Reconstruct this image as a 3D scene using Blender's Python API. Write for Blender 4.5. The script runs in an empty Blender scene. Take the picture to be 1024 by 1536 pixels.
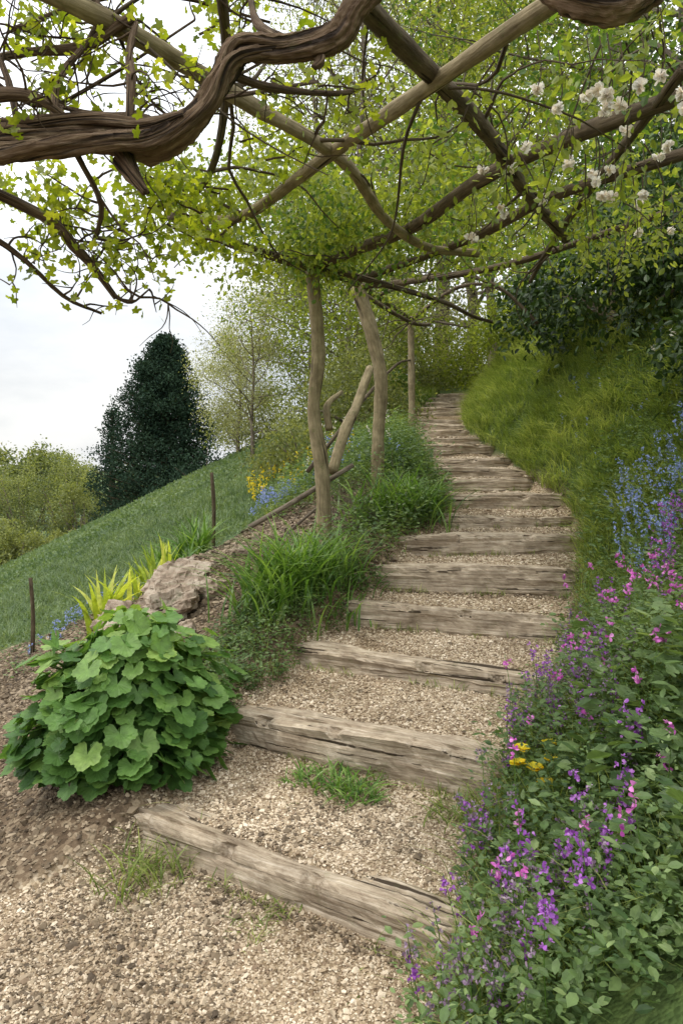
import bpy, math, numpy as np
from mathutils import Vector
rng = np.random.default_rng(11)
R = lambda a,b,n=None: rng.uniform(a,b,n)
sc = bpy.context.scene
col = sc.collection

# ---------------------------------------------------------------- helpers
def unit(a):
    a=np.asarray(a,float); return a/np.maximum(np.linalg.norm(a,axis=-1,keepdims=True),1e-9)
def rv(n): return unit(rng.normal(size=(n,3)))

class Geo:
    def __init__(s): s.v=[];s.t=[];s.n=0;s.f=[]
    def add(s,V,faces,mat=0,rnd=None,smooth=False,tuv=None):
        V=np.asarray(V,float).reshape(-1,3)
        s.v.append(V); s.t.append(V*0 if tuv is None else np.asarray(tuv,float).reshape(-1,3))
        for F,r in faces:
            F=np.asarray(F,int)
            if len(F)==0: continue
            rr=np.full(len(F),.5) if r is None else r
            s.f.append((F+s.n,mat,smooth,rr))
        s.n+=len(V)
    def build(s,name,mats,loc=None,rot=None):
        me=bpy.data.meshes.new(name)
        V=np.concatenate(s.v); me.vertices.add(len(V)); me.vertices.foreach_set('co',V.ravel())
        li=np.concatenate([f[0].ravel() for f in s.f])
        tot=np.concatenate([np.full(len(f[0]),f[0].shape[1]) for f in s.f])
        st=np.concatenate([[0],np.cumsum(tot)[:-1]])
        me.loops.add(len(li)); me.loops.foreach_set('vertex_index',li.astype(np.int32))
        me.polygons.add(len(tot)); me.polygons.foreach_set('loop_start',st.astype(np.int32))
        me.polygons.foreach_set('material_index',np.concatenate([np.full(len(f[0]),f[1]) for f in s.f]).astype(np.int32))
        me.polygons.foreach_set('use_smooth',np.concatenate([np.full(len(f[0]),f[2]) for f in s.f]))
        me.update(calc_edges=True)
        a=me.attributes.new('rnd','FLOAT','FACE'); a.data.foreach_set('value',np.concatenate([f[3] for f in s.f]).astype(np.float32))
        a=me.attributes.new('tuv','FLOAT_VECTOR','POINT'); a.data.foreach_set('vector',np.concatenate(s.t).ravel().astype(np.float32))
        for m in mats: me.materials.append(m)
        o=bpy.data.objects.new(name,me); col.objects.link(o)
        if loc is not None: o.location=loc
        if rot is not None: o.rotation_euler=rot
        return o

# leaf templates (x width, y along, z normal)
LEAF=(np.array([[0,0,0],[.22,.25,.05],[.26,.6,.05],[0,1,-.04],[-.26,.6,.05],[-.22,.25,.05]]),[(0,1,2,3),(0,3,4,5)])
LEAFS=(np.array([[0,0,0],[.28,.45,.07],[0,1,-.03],[-.28,.45,.07]]),[(0,1,2),(0,2,3)])
def lobed(nl,samples,notch,depth,jag,fold=.10):
    th=np.linspace(-math.pi*notch,math.pi*notch,samples)
    lob=np.abs(np.cos(th*nl/2/notch))
    r=(1-depth)+depth*lob**.8
    r=r*(1-.12*np.abs(th)/math.pi)+jag*((np.arange(samples)%2)-.5)
    z=.16*r**2-fold*lob*r
    V=np.stack([np.sin(th)*r*.62,.12+np.cos(th)*r*.62,z],1)
    V=np.vstack([[[0,.1,0]],V])
    return V,[(0,i+1,i+2) for i in range(samples-1)]
GER=lobed(5,37,.90,.24,.07,.07)
MAPLE=lobed(5,15,.8,.5,0)
PEB=(np.array([[1,.1,0],[-.9,0,.1],[0,.8,.1],[.1,-.9,0],[0,.1,.6],[0,0,-.6],[.6,.6,.3],[-.6,-.5,.35]])*.5,
     [(0,6,4),(6,2,4),(2,1,4),(1,7,4),(7,3,4),(3,0,4),(0,2,6),(1,3,7),(0,3,5),(0,5,2),(2,5,1),(1,5,3)])
PETAL=(np.array([[0,0,0],[.3,.35,.08],[.38,.8,.02],[0,1,-.06],[-.38,.8,.02],[-.3,.35,.08]]),[(0,1,2,3),(0,3,4,5)])

def leaves(g,P,A,N,s,T,mat=0,rnd=None,smooth=False,shape=None):
    P=np.asarray(P,float);n=len(P)
    if n==0:return
    s=np.broadcast_to(s,(n,)).astype(float)
    Y=unit(A);X=np.cross(Y,N)+rng.normal(size=(n,3))*1e-4;X=unit(X);Z=np.cross(X,Y)
    tv,F=T;tt=np.broadcast_to(tv[None],(n,)+tv.shape).copy()
    if shape is not None: tt=tt*shape[:,None,:]
    V=P[:,None]+s[:,None,None]*(tt[:,:,0:1]*X[:,None]+tt[:,:,1:2]*Y[:,None]+tt[:,:,2:3]*Z[:,None])
    k=len(tv);b=np.arange(n)*k
    if rnd is None: rnd=rng.random(n)
    by={}
    for f in F: by.setdefault(len(f),[]).append(f)
    fl=[]
    for q,fs in by.items():
        fs=np.array(fs);fl.append(((b[:,None,None]+fs[None]).reshape(-1,q),np.repeat(rnd,len(fs))))
    g.add(V,fl,mat,smooth=smooth)

def clump(g,C,sig,per,size,T=LEAF,mat=0,up=.6,out=None,droop=.25,tone=None):
    """leaves gathered round centres C"""
    C=np.asarray(C,float);n=len(C)*per
    sig=np.asarray(sig,float)*np.ones(3)
    D=rng.normal(size=(n,3))*sig
    P=np.repeat(C,per,0)+D
    A=unit(rv(n)+.7*unit(D)+np.array([0,0,-droop]))
    N=unit(rv(n)+np.array([0,0,up]))
    t=np.repeat(rng.normal(0,.17,len(C)),per)
    rnd=np.clip(.45+t+rng.normal(0,.2,n)+ (0 if tone is None else np.repeat(tone,per)),0,1)
    leaves(g,P,A,N,size*R(.6,1.25,n),T,mat,rnd)

def blades(g,P,h,w,bend,mat=0,lean=None,seg=3,rnd=None):
    P=np.asarray(P,float);n=len(P)
    if n==0:return
    h=np.broadcast_to(h,(n,));w=np.broadcast_to(w,(n,));bend=np.broadcast_to(bend,(n,))
    a=R(0,2*math.pi,n);d=np.stack([np.cos(a),np.sin(a),a*0],1)
    if lean is not None: d=unit(d+np.asarray(lean));
    sd=unit(np.cross(d,[0,0,1.])+rng.normal(size=(n,3))*.2)
    vs=[]
    for i in range(seg+1):
        t=i/seg
        c=P+np.array([0,0,1.])*(h*(t-.55*bend*t*t))[:,None]+d*(h*bend*.9*t*t+h*.12*t)[:,None]
        ww=(w*(1-t**1.8)*.5*(.6+.8*t if t<.5 else 1))[:,None]
        if i<seg: vs+= [c-sd*ww,c+sd*ww]
        else: vs.append(c)
    V=np.stack(vs,1);k=V.shape[1];b=(np.arange(n)*k)[:,None]
    if rnd is None:rnd=rng.random(n)
    fl=[]
    for i in range(seg-1):
        fl.append((b+np.array([[2*i,2*i+1,2*i+3,2*i+2]]),rnd))
    fl.append((b+np.array([[2*seg-2,2*seg-1,2*seg]]),rnd))
    g.add(V,fl,mat)

def resample(pts,m):
    p=np.asarray(pts,float);n=len(p)
    q=np.vstack([2*p[0]-p[1],p,2*p[-1]-p[-2]])
    t=np.linspace(0,n-1-1e-6,m);i=t.astype(int);u=(t-i)[:,None]
    a,b,c,d=q[i],q[i+1],q[i+2],q[i+3]
    return .5*((2*b)+(-a+c)*u+(2*a-5*b+4*c-d)*u*u+(-a+3*b-3*c+d)*u**3)
def tube(g,pts,rad,mat=0,sides=8,m=None,ridge=0.,twist=0.,lump=0.,nr=3,cap=True,rough=0.):
    pts=np.asarray(pts,float)
    if m is None: m=max(3,(len(pts)-1)*4+1)
    C=resample(pts,m)
    r=np.interp(np.linspace(0,1,m),np.linspace(0,1,len(np.atleast_1d(rad))) if np.ndim(rad) else [0,1],rad if np.ndim(rad) else [rad,rad])
    T=unit(np.gradient(C,axis=0))
    up=np.array([.13,.21,1.]) if abs(T[0][2])<.9 else np.array([1.,.2,0])
    U=np.zeros_like(C);u=up
    for i in range(m):
        u=u-T[i]*np.dot(u,T[i]);u=u/np.linalg.norm(u);U[i]=u
    W=np.cross(T,U)
    L=np.concatenate([[0],np.cumsum(np.linalg.norm(np.diff(C,axis=0),axis=1))])
    th=np.arange(sides)/sides*2*math.pi
    ph=rng.random()*6
    rr=r[:,None]*(1+ridge*np.sin(nr*th[None]+twist*L[:,None]+ph)+ridge*.5*np.sin((nr*2+1)*th[None]-twist*1.7*L[:,None])
        +lump*np.sin(L[:,None]*9+ph)*.6+lump*np.sin(L[:,None]*23+ph*2+th[None]*2)*.5)
    if rough>0:
        # fibrous strips running along the wood with the twist
        q=rng.normal(size=(m,sides))
        for _ in range(3): q=(np.roll(q,1,0)+q+np.roll(q,-1,0))/3
        q=q/q.std()
        st=rng.normal(size=sides);a=(th[None]*0+np.arange(sides)[None]+twist*.35*L[:,None]*sides/6.28)%sides
        sv=st[a.astype(int)%sides]
        rr=rr*(1+rough*(.6*q+.6*sv)*.6)
    V=C[:,None]+rr[...,None]*(np.cos(th)[None,:,None]*U[:,None]+np.sin(th)[None,:,None]*W[:,None])
    tw=th[None]+twist*.35*L[:,None]
    tuv=np.stack([np.cos(tw)*.05+ph,np.sin(tw)*.05,L[:,None]*np.ones((1,sides))],2)
    i=np.arange(m-1)[:,None]*sides;j=np.arange(sides)[None];k=(j+1)%sides
    F=np.stack([i+j,i+k,i+sides+k,i+sides+j],-1).reshape(-1,4)
    fl=[(F,None)]
    if cap:
        fl+= [(np.arange(sides)[None,::-1],None),((np.arange(sides)+(m-1)*sides)[None],None)]
    g.add(V,fl,mat,smooth=True,tuv=tuv)
    return C
def twig(g,p,d,L,r,mat=0,curl=.35,n=4,sides=5,sag=0.):
    p=np.asarray(p,float);d=unit(d);pts=[p]
    for i in range(n):
        d=unit(d+rng.normal(size=3)*curl*.5+np.array([0,0,-sag]));pts.append(pts[-1]+d*L/n)
    return tube(g,pts,np.linspace(r,r*.3,len(pts)),mat,sides,m=n*2+1,cap=False)

def nz(x,y,s,seed=0):
    r=np.random.default_rng(seed);o=0
    for k in range(7):
        a=r.uniform(0,6.28);f=s*r.uniform(.6,2.2);o=o+np.sin((x*math.cos(a)+y*math.sin(a))*f+r.uniform(0,6))
    return o/7

# ---------------------------------------------------------------- materials
def newmat(name):
    m=bpy.data.materials.new(name);m.use_nodes=True;nt=m.node_tree
    for n in list(nt.nodes): nt.nodes.remove(n)
    out=nt.nodes.new('ShaderNodeOutputMaterial');return m,nt,out
def ramp(nt,stops,interp='LINEAR'):
    r=nt.nodes.new('ShaderNodeValToRGB');e=r.color_ramp.elements;r.color_ramp.interpolation=interp
    e[0].position=stops[0][0];e[0].color=(*stops[0][1],1);e[1].position=stops[-1][0];e[1].color=(*stops[-1][1],1)
    for p,c in stops[1:-1]:
        x=e.new(p);x.color=(*c,1)
    return r
def noise(nt,vec,scale,detail=4,rough=.6):
    n=nt.nodes.new('ShaderNodeTexNoise');n.inputs['Scale'].default_value=scale;n.inputs['Detail'].default_value=detail;n.inputs['Roughness'].default_value=rough
    if vec is not None: nt.links.new(vec,n.inputs['Vector'])
    return n
def mixc(nt,fac,a,b,mode='MIX'):
    m=nt.nodes.new('ShaderNodeMix');m.data_type='RGBA';m.blend_type=mode
    for s,v in ((m.inputs[0],fac),(m.inputs[6],a),(m.inputs[7],b)):
        if isinstance(v,(int,float)): s.default_value=v
        elif isinstance(v,tuple): s.default_value=(*v,1)
        else: nt.links.new(v,s)
    return m.outputs[2]
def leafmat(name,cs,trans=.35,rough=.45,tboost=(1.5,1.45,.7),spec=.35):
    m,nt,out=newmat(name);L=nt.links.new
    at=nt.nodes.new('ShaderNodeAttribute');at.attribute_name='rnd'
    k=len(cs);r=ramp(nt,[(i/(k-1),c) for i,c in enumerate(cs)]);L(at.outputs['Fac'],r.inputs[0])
    tc=nt.nodes.new('ShaderNodeTexCoord');n=noise(nt,tc.outputs['Object'],30,2)
    rr=ramp(nt,[(.3,(.75,.75,.75)),(.7,(1.2,1.2,1.15))]);L(n.outputs['Fac'],rr.inputs[0])
    c=mixc(nt,1.,r.outputs[0],rr.outputs[0],'MULTIPLY')
    p=nt.nodes.new('ShaderNodeBsdfPrincipled');p.inputs['Roughness'].default_value=rough;p.inputs['Specular IOR Level'].default_value=spec
    L(c,p.inputs['Base Color'])
    t=nt.nodes.new('ShaderNodeBsdfTranslucent');tb=mixc(nt,1.,c,tboost,'MULTIPLY');L(tb,t.inputs[0])
    mx=nt.nodes.new('ShaderNodeMixShader');mx.inputs[0].default_value=trans
    L(p.outputs[0],mx.inputs[1]);L(t.outputs[0],mx.inputs[2]);L(mx.outputs[0],out.inputs[0]);return m
def woodmat(name,cs,crack=(.03,.02,.012),stretch=.12,scale=60,bump=.6,moss=0.,cr=(.34,.40),bd=.012):
    m,nt,out=newmat(name);L=nt.links.new
    at=nt.nodes.new('ShaderNodeAttribute');at.attribute_name='tuv';vec=at.outputs['Vector']
    mp=nt.nodes.new('ShaderNodeMapping');mp.inputs['Scale'].default_value=(1,1,stretch);L(vec,mp.inputs[0])
    n1=noise(nt,mp.outputs[0],scale,6,.65);n2=noise(nt,vec,9,4,.6)
    k=len(cs);r=ramp(nt,[(.25+.5*i/(k-1),c) for i,c in enumerate(cs)]);L(n1.outputs['Fac'],r.inputs[0])
    r2=ramp(nt,[(.3,(.62,.58,.54)),(.7,(1.18,1.16,1.12))]);L(n2.outputs['Fac'],r2.inputs[0])
    c=mixc(nt,1.,r.outputs[0],r2.outputs[0],'MULTIPLY')
    mp2=nt.nodes.new('ShaderNodeMapping');mp2.inputs['Scale'].default_value=(1,1,stretch*.45);L(vec,mp2.inputs[0])
    n3=noise(nt,mp2.outputs[0],scale*.6,3,.5);rc=ramp(nt,[(cr[0],(1,1,1)),(cr[1],(0,0,0))]);L(n3.outputs['Fac'],rc.inputs[0])
    c=mixc(nt,rc.outputs[0],c,crack)
    if moss>0:
        n4=noise(nt,vec,14,5,.7);rm=ramp(nt,[(.58,(0,0,0)),(.72,(moss,moss,moss))]);L(n4.outputs['Fac'],rm.inputs[0])
        c=mixc(nt,rm.outputs[0],c,(.09,.11,.03))
    p=nt.nodes.new('ShaderNodeBsdfPrincipled');p.inputs['Roughness'].default_value=.85;p.inputs['Specular IOR Level'].default_value=.2;L(c,p.inputs['Base Color'])
    ad=nt.nodes.new('ShaderNodeMath');ad.operation='SUBTRACT';L(n1.outputs['Fac'],ad.inputs[0]);L(rc.outputs[0],ad.inputs[1])
    b=nt.nodes.new('ShaderNodeBump');b.inputs['Strength'].default_value=bump;b.inputs['Distance'].default_value=bd
    L(ad.outputs[0],b.inputs['Height']);L(b.outputs[0],p.inputs['Normal']);L(p.outputs[0],out.inputs[0]);return m

M_step=woodmat('weathered_timber',[(.19,.14,.095),(.40,.33,.245),(.62,.545,.445)],crack=(.05,.035,.022),moss=.35,scale=75,stretch=.05,cr=(.32,.38),bd=.009,bump=.8)
M_pole=woodmat('rustic_pole',[(.15,.12,.07),(.27,.225,.135),(.37,.31,.20)],moss=.7,scale=60,stretch=.15,cr=(.29,.35))
M_dark=woodmat('old_branch',[(.06,.045,.03),(.115,.088,.057),(.19,.15,.10)],moss=.6,scale=60,stretch=.15,bump=.8)
M_vine=woodmat('gnarled_bark',[(.06,.036,.022),(.18,.12,.075),(.40,.31,.21)],crack=(.025,.015,.009),scale=70,stretch=.10,bump=1.,cr=(.36,.46),bd=.02,moss=.25)
M_trunk=woodmat('tree_bark',[(.09,.075,.055),(.18,.15,.115),(.27,.24,.19)],scale=40,stretch=.3)
M_lime=leafmat('lime_leaf',[(.12,.17,.012),(.26,.31,.025),(.42,.44,.05)],.6)
M_mid=leafmat('green_leaf',[(.05,.10,.018),(.10,.17,.028),(.19,.27,.045)],.5)
M_ivy=leafmat('dark_leaf',[(.018,.04,.012),(.04,.075,.018),(.08,.13,.03)],.25)
M_tree=leafmat('spring_leaf',[(.11,.15,.022),(.22,.27,.04),(.36,.40,.085)],.55)
M_pale=leafmat('pale_leaf',[(.22,.23,.11),(.34,.35,.18),(.46,.46,.27)],.5)
M_olive=leafmat('olive_leaf',[(.10,.12,.04),(.19,.21,.07),(.30,.32,.12)],.45)
M_far=leafmat('distant_leaf',[(.06,.085,.03),(.16,.19,.06),(.30,.32,.11)],.4)
M_conif=leafmat('conifer_needle',[(.022,.042,.03),(.034,.06,.038),(.048,.08,.05)],.08,rough=.9,spec=.05)
M_ger=leafmat('geranium_leaf',[(.055,.13,.03),(.13,.25,.06),(.27,.40,.10)],.35,rough=.5)
M_grass=leafmat('grass_blade',[(.10,.15,.03),(.19,.255,.06),(.37,.41,.14)],.45)
M_strap=leafmat('strap_leaf',[(.06,.14,.025),(.13,.24,.045),(.24,.36,.09)],.4,rough=.35)
M_field=leafmat('meadow_leaf',[(.075,.125,.055),(.125,.185,.08),(.21,.27,.13)],.35)
M_herb=leafmat('herb_leaf',[(.06,.11,.04),(.13,.20,.07),(.25,.33,.14)],.4)
M_spiky=leafmat('yellow_green_leaf',[(.24,.33,.04),(.42,.5,.07),(.6,.62,.16)],.45)
M_purple=leafmat('purple_petal',[(.22,.05,.32),(.38,.12,.52),(.55,.25,.66)],.3,tboost=(1.2,1,1.2))
M_mauve=leafmat('mauve_petal',[(.22,.14,.22),(.32,.22,.33),(.42,.32,.4)],.3,tboost=(1.,1,1.))
M_pink=leafmat('pink_petal',[(.5,.08,.42),(.68,.18,.58),(.8,.35,.7)],.3,tboost=(1.1,1,1.1))
M_blue=leafmat('blue_petal',[(.20,.26,.55),(.33,.41,.74),(.48,.55,.82)],.3,tboost=(1,1,1.1))
M_yellow=leafmat('yellow_petal',[(.75,.5,.01),(.83,.66,.02),(.87,.75,.06)],.3,tboost=(1,1,1))
M_white=leafmat('white_petal',[(.76,.66,.55),(.83,.78,.7),(.87,.85,.8)],.45,tboost=(1.1,1.1,1.1))
m,nt,out=newmat('rock_face');tc=nt.nodes.new('ShaderNodeTexCoord');n=noise(nt,tc.outputs['Object'],7,8,.7);r=ramp(nt,[(.3,(.11,.075,.05)),(.45,(.28,.21,.15)),(.6,(.42,.35,.27)),(.72,(.12,.12,.06))]);nt.links.new(n.outputs['Fac'],r.inputs[0])
p=nt.nodes.new('ShaderNodeBsdfPrincipled');p.inputs['Roughness'].default_value=.9;nt.links.new(r.outputs[0],p.inputs['Base Color']);b=nt.nodes.new('ShaderNodeBump');b.inputs['Strength'].default_value=.8;b.inputs['Distance'].default_value=.03;nt.links.new(n.outputs['Fac'],b.inputs['Height']);nt.links.new(b.outputs[0],p.inputs['Normal']);nt.links.new(p.outputs[0],out.inputs[0]);M_rock=m
def stonemat(name,cs):
    m,nt,out=newmat(name);at=nt.nodes.new('ShaderNodeAttribute');at.attribute_name='rnd'
    k=len(cs);r=ramp(nt,[(i/(k-1),c) for i,c in enumerate(cs)]);nt.links.new(at.outputs['Fac'],r.inputs[0])
    tc=nt.nodes.new('ShaderNodeTexCoord');n=noise(nt,tc.outputs['Object'],2.2,5);rr=ramp(nt,[(.32,(.58,.53,.46)),(.58,(1.05,1.03,1.0))]);nt.links.new(n.outputs['Fac'],rr.inputs[0])
    c=mixc(nt,1.,r.outputs[0],rr.outputs[0],'MULTIPLY')
    p=nt.nodes.new('ShaderNodeBsdfPrincipled');p.inputs['Roughness'].default_value=.85;nt.links.new(c,p.inputs['Base Color']);nt.links.new(p.outputs[0],out.inputs[0]);return m
M_peb=stonemat('gravel_stone',[(.20,.14,.09),(.39,.30,.20),(.53,.435,.315),(.72,.63,.50)])
M_chip=stonemat('soil_chip',[(.08,.058,.037),(.18,.135,.085),(.38,.305,.215)])

# ---------------------------------------------------------------- steps and terrain
STEPS=[(-.86,2.98,.36,2.28,.15,.17,.17),(-.60,3.74,.66,3.05,.335,.2,.17),(-.33,4.45,1.14,3.82,.46,.14,.13),(0,4.95,1.44,4.5,.64,.19,.17),
(.22,5.3,1.62,5.05,.83,.19,.17),(.46,5.75,2.0,5.95,1.0,.18,.17),(.86,6.35,2.08,6.5,1.11,.14,.14),(1.,7.1,2.17,7.1,1.25,.16,.14),
(.95,7.7,2.07,7.9,1.39,.15,.14),(.96,8.5,2.1,8.4,1.5,.14,.13),(1.05,9.2,2.15,9.2,1.62,.14,.13),(1.05,9.9,2.12,10.1,1.8,.16,.13)]
for y,v_x,z in [(10.8,1.57,1.94),(11.6,1.54,2.07),(12.4,1.61,2.21),(13.2,1.72,2.34),(14,1.86,2.49),(14.8,2.02,2.65),(15.6,2.21,2.82),(16.4,2.45,2.97),(17.2,2.75,3.13)]:
    STEPS.append((v_x-.5,y-.05*(y>15),v_x+.5,y+.05-.12*(y>14),z,.15,.13))
sy=np.array([(s[1]+s[3])/2 for s in STEPS]);sz=np.array([s[4] for s in STEPS])
def pz(y): return np.interp(y,np.concatenate([[-5,2.2],sy,[25,40,90,300]]),np.concatenate([[0,0],sz,[4.4,6.5,10,12]]))
def xl(y): return np.interp(y,[-9,2.3,2.7]+[s[1] for s in STEPS]+[18,19.5,22],[-2.6,-1.9,-1.15]+[s[0]+.04 for s in STEPS]+[2.8,4.,7])
def xr(y): return np.interp(y,[-9,1.6,2.]+[s[3] for s in STEPS]+[18,19.5,22],[.0,.05,.2]+[s[2]-.02 for s in STEPS]+[3.9,5.4,9])
def sstep(a,b,x):
    t=np.clip((x-a)/(b-a),0,1);return t*t*(3-2*t)
def smin(a,b,k): 
    h=np.clip(.5+.5*(b-a)/k,0,1);return b*(1-h)+a*h-k*h*(1-h)
def H(x,y,fine=True):
    x=np.asarray(x,float);y=np.asarray(y,float)
    p=pz(y)
    hl=.22+.49*x+.13*y-np.where(y>24,.010*(y-24)**2,0)
    hl=-smin(-hl,-(-9+1.2*nz(x,y,.03,3)),2.) 
    q=np.minimum(p,9)
    left=smin(q+.0*x,hl+.06,.25)
    left=left+.24*np.exp(-((x+1.35)/.55)**2-((y-6.3)/.9)**2)*(1+.35*nz(x,y,6,51))
    dr=np.maximum(0,x-xr(y)-.03)
    k=.62+.75*sstep(5,7.5,y)
    k1=1.25
    rise=k*np.minimum(dr,k1)+.42*np.clip(dr-k1,0,14)+.05*np.clip(dr-14,0,60)
    side=left+rise
    side=side+.03*nz(x,y,3.5,1)+.012*nz(x,y,14,2)*(np.abs(x)<12)
    side=side+.10*nz(x,y,2.0,12)*sstep(0,.4,dr)*sstep(5,6.5,y)
    S=np.zeros_like(x+y);pr=0
    for s in STEPS:
        L=np.array(s[:2]);Rr=np.array(s[2:4]);d=Rr-L;n=np.array([-d[1],d[0]])/np.hypot(*d)
        dd=(x-L[0])*n[0]+(y-L[1])*n[1]
        S=S+(s[4]-pr)*sstep(.03,.12,dd);pr=s[4]
    path=.85*S+.15*p-.012+.009*nz(x,y,7,5)
    inside=sstep(-.1,.08,x-xl(y))*sstep(-.06,.06,xr(y)-x)*(y<21)
    path=np.where(y<2.6,np.minimum(path,left+.02),path)
    return side*(1-inside)+path*inside
def fieldline(x): return np.interp(x,[-30,-8,-3.7,-2.2,-1.45,-.56,.5],[18,10.5,8,7.3,7.7,8.7,10.5])

def axis(a,b,st,lo,hi,g=1.09):
    c=list(np.arange(a,b,st));d=st;v=c[-1]
    while v<hi: d*=g;v+=d;c.append(v)
    d=st;v=a
    while v>lo: d*=g;v-=d;c.insert(0,v)
    return np.array(c)
ax=axis(-3.2,3.2,.035,-420,420);ay=axis(1.6,8,.035,-60,600)
X,Y=np.meshgrid(ax,ay);Z=H(X,Y)
g=Geo();nx,ny=len(ax),len(ay)
i=np.arange(ny-1)[:,None]*nx+np.arange(nx-1)[None]
F=np.stack([i,i+1,i+nx+1,i+nx],-1).reshape(-1,4)
grav=sstep(-.06,.06,X-xl(Y)+.06*nz(X,Y,8,8))*sstep(-.05,.05,xr(Y)-X+.05*nz(X,Y,9,9))*(Y<21)
fld=sstep(-.25,.25,Y-fieldline(X)+.3*nz(X,Y,3,7))*(X<1.2)
rb=sstep(0,.15,X-xr(Y))
grs=np.maximum(fld,rb)
grs=np.maximum(grs,(X>-1)*(Y>8.5)*(1-grav))
g.add(np.stack([X,Y,Z],-1),[(F,None)],0,smooth=True,tuv=np.stack([grav,grs,fld],-1))
m,nt,out=newmat('garden_ground');L=nt.links.new
at=nt.nodes.new('ShaderNodeAttribute');at.attribute_name='tuv';sp=nt.nodes.new('ShaderNodeSeparateXYZ');L(at.outputs['Vector'],sp.inputs[0])
tc=nt.nodes.new('ShaderNodeTexCoord');o=tc.outputs['Object']
def voro(sc_):
    v=nt.nodes.new('ShaderNodeTexVoronoi');v.inputs['Scale'].default_value=sc_;L(o,v.inputs['Vector']);return v
v1=voro(75);bw=nt.nodes.new('ShaderNodeSeparateColor');L(v1.outputs['Color'],bw.inputs[0])
rg=ramp(nt,[(0,(.17,.12,.075)),(.4,(.31,.235,.15)),(.75,(.42,.34,.235)),(1,(.58,.49,.37))]);L(bw.outputs[0],rg.inputs[0])
nn=noise(nt,o,2.2,5);rn=ramp(nt,[(.32,(.58,.53,.46)),(.58,(1.05,1.03,1.0))]);L(nn.outputs['Fac'],rn.inputs[0])
cg=mixc(nt,1.,rg.outputs[0],rn.outputs[0],'MULTIPLY')
v2=voro(38);bw2=nt.nodes.new('ShaderNodeSeparateColor');L(v2.outputs['Color'],bw2.inputs[0])
rs=ramp(nt,[(0,(.075,.052,.033)),(.6,(.15,.108,.07)),(1,(.28,.22,.15))]);L(bw2.outputs[0],rs.inputs[0])
cs=mixc(nt,1.,rs.outputs[0],rn.outputs[0],'MULTIPLY')
n5=noise(nt,o,6,6,.7);rgr=ramp(nt,[(.3,(.05,.07,.025)),(.55,(.09,.135,.04)),(.75,(.15,.20,.06))]);L(n5.outputs['Fac'],rgr.inputs[0])
c=mixc(nt,sp.outputs[0],cs,cg);c=mixc(nt,sp.outputs[1],c,rgr.outputs[0])
n6=noise(nt,o,1.3,5,.6);rf=ramp(nt,[(.35,(.07,.11,.05)),(.65,(.13,.18,.08))]);L(n6.outputs['Fac'],rf.inputs[0])
c=mixc(nt,sp.outputs[2],c,rf.outputs[0])
p=nt.nodes.new('ShaderNodeBsdfPrincipled');p.inputs['Roughness'].default_value=.92;p.inputs['Specular IOR Level'].default_value=.15;L(c,p.inputs['Base Color'])
b=nt.nodes.new('ShaderNodeBump');b.inputs['Strength'].default_value=.7;b.inputs['Distance'].default_value=.012;b.invert=True
L(v1.outputs['Distance'],b.inputs['Height']);L(b.outputs[0],p.inputs['Normal']);L(p.outputs[0],out.inputs[0])
g.build('ground',[m])

# gravel stones on path
def scatter(n,x0,x1,y0,y1,test):
    x=R(x0,x1,n);y=R(y0,y1,n);k=test(x,y);x,y=x[k],y[k];return np.stack([x,y,H(x,y)],1)
g=Geo()
def pebbles(n,x0,x1,y0,y1,s0,s1,test,mat=0,big=.04):
    P=scatter(n,x0,x1,y0,y1,test);n=len(P)
    s=R(s0,s1,n)*np.where(rng.random(n)<big,1.9,1);P[:,2]+=s*.12
    leaves(g,P,rv(n)*[1,1,.3],np.array([0,0,1.])+rv(n)*.5,s,PEB,mat,shape=R(.7,1.15,(n,3)))
inpath=lambda x,y:(x>xl(y)-.02+.07*nz(x,y,8,8))&(x<xr(y)+.05*nz(x,y,9,9))
pebbles(60000,-1.6,.7,1.7,3.1,.006,.016,inpath,big=.06)
pebbles(42000,-.9,1.5,2.9,4.7,.007,.018,inpath,big=.06)
pebbles(16000,-.1,2.1,4.5,6.6,.012,.022,inpath)
pebbles(14000,.6,2.3,6.4,12,.02,.035,inpath)
pebbles(14000,-1.8,.3,1.7,3.1,.006,.024,lambda x,y:inpath(x,y)&(nz(x,y,3,44)>-.03),1)
pebbles(6000,-.9,2.,2.9,6.6,.007,.02,lambda x,y:inpath(x,y)&(nz(x,y,3,45)>.1),1)
for s in STEPS[:9]:
    n=420;u=rng.random(n);x=s[0]+(s[2]-s[0])*u;y=s[1]+(s[3]-s[1])*u-np.abs(rng.normal(0,.035,n))-.01
    P=np.stack([x,y,H(x,y)+.006],1);leaves(g,P,rv(n),rv(n),R(.008,.024,n),PEB,int(rng.random()<.4),shape=R(.7,1.15,(n,3)))
soil=lambda x,y:(x<xl(y)+.04)&(y<fieldline(x))
pebbles(22000,-3.2,-.2,2.0,6.0,.008,.03,soil,1,.08)
pebbles(16000,-3.6,.4,5.0,8.6,.015,.045,soil,1,.10)
P=scatter(520,-1.5,2.1,1.8,7,inpath);leaves(g,P+[0,0,.012],rv(len(P))*[1,1,.2],np.array([0,0,1.])+rv(len(P))*.4,R(.015,.035,len(P)),LEAF,1)
g.build('gravel',[M_peb,M_chip])

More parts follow.
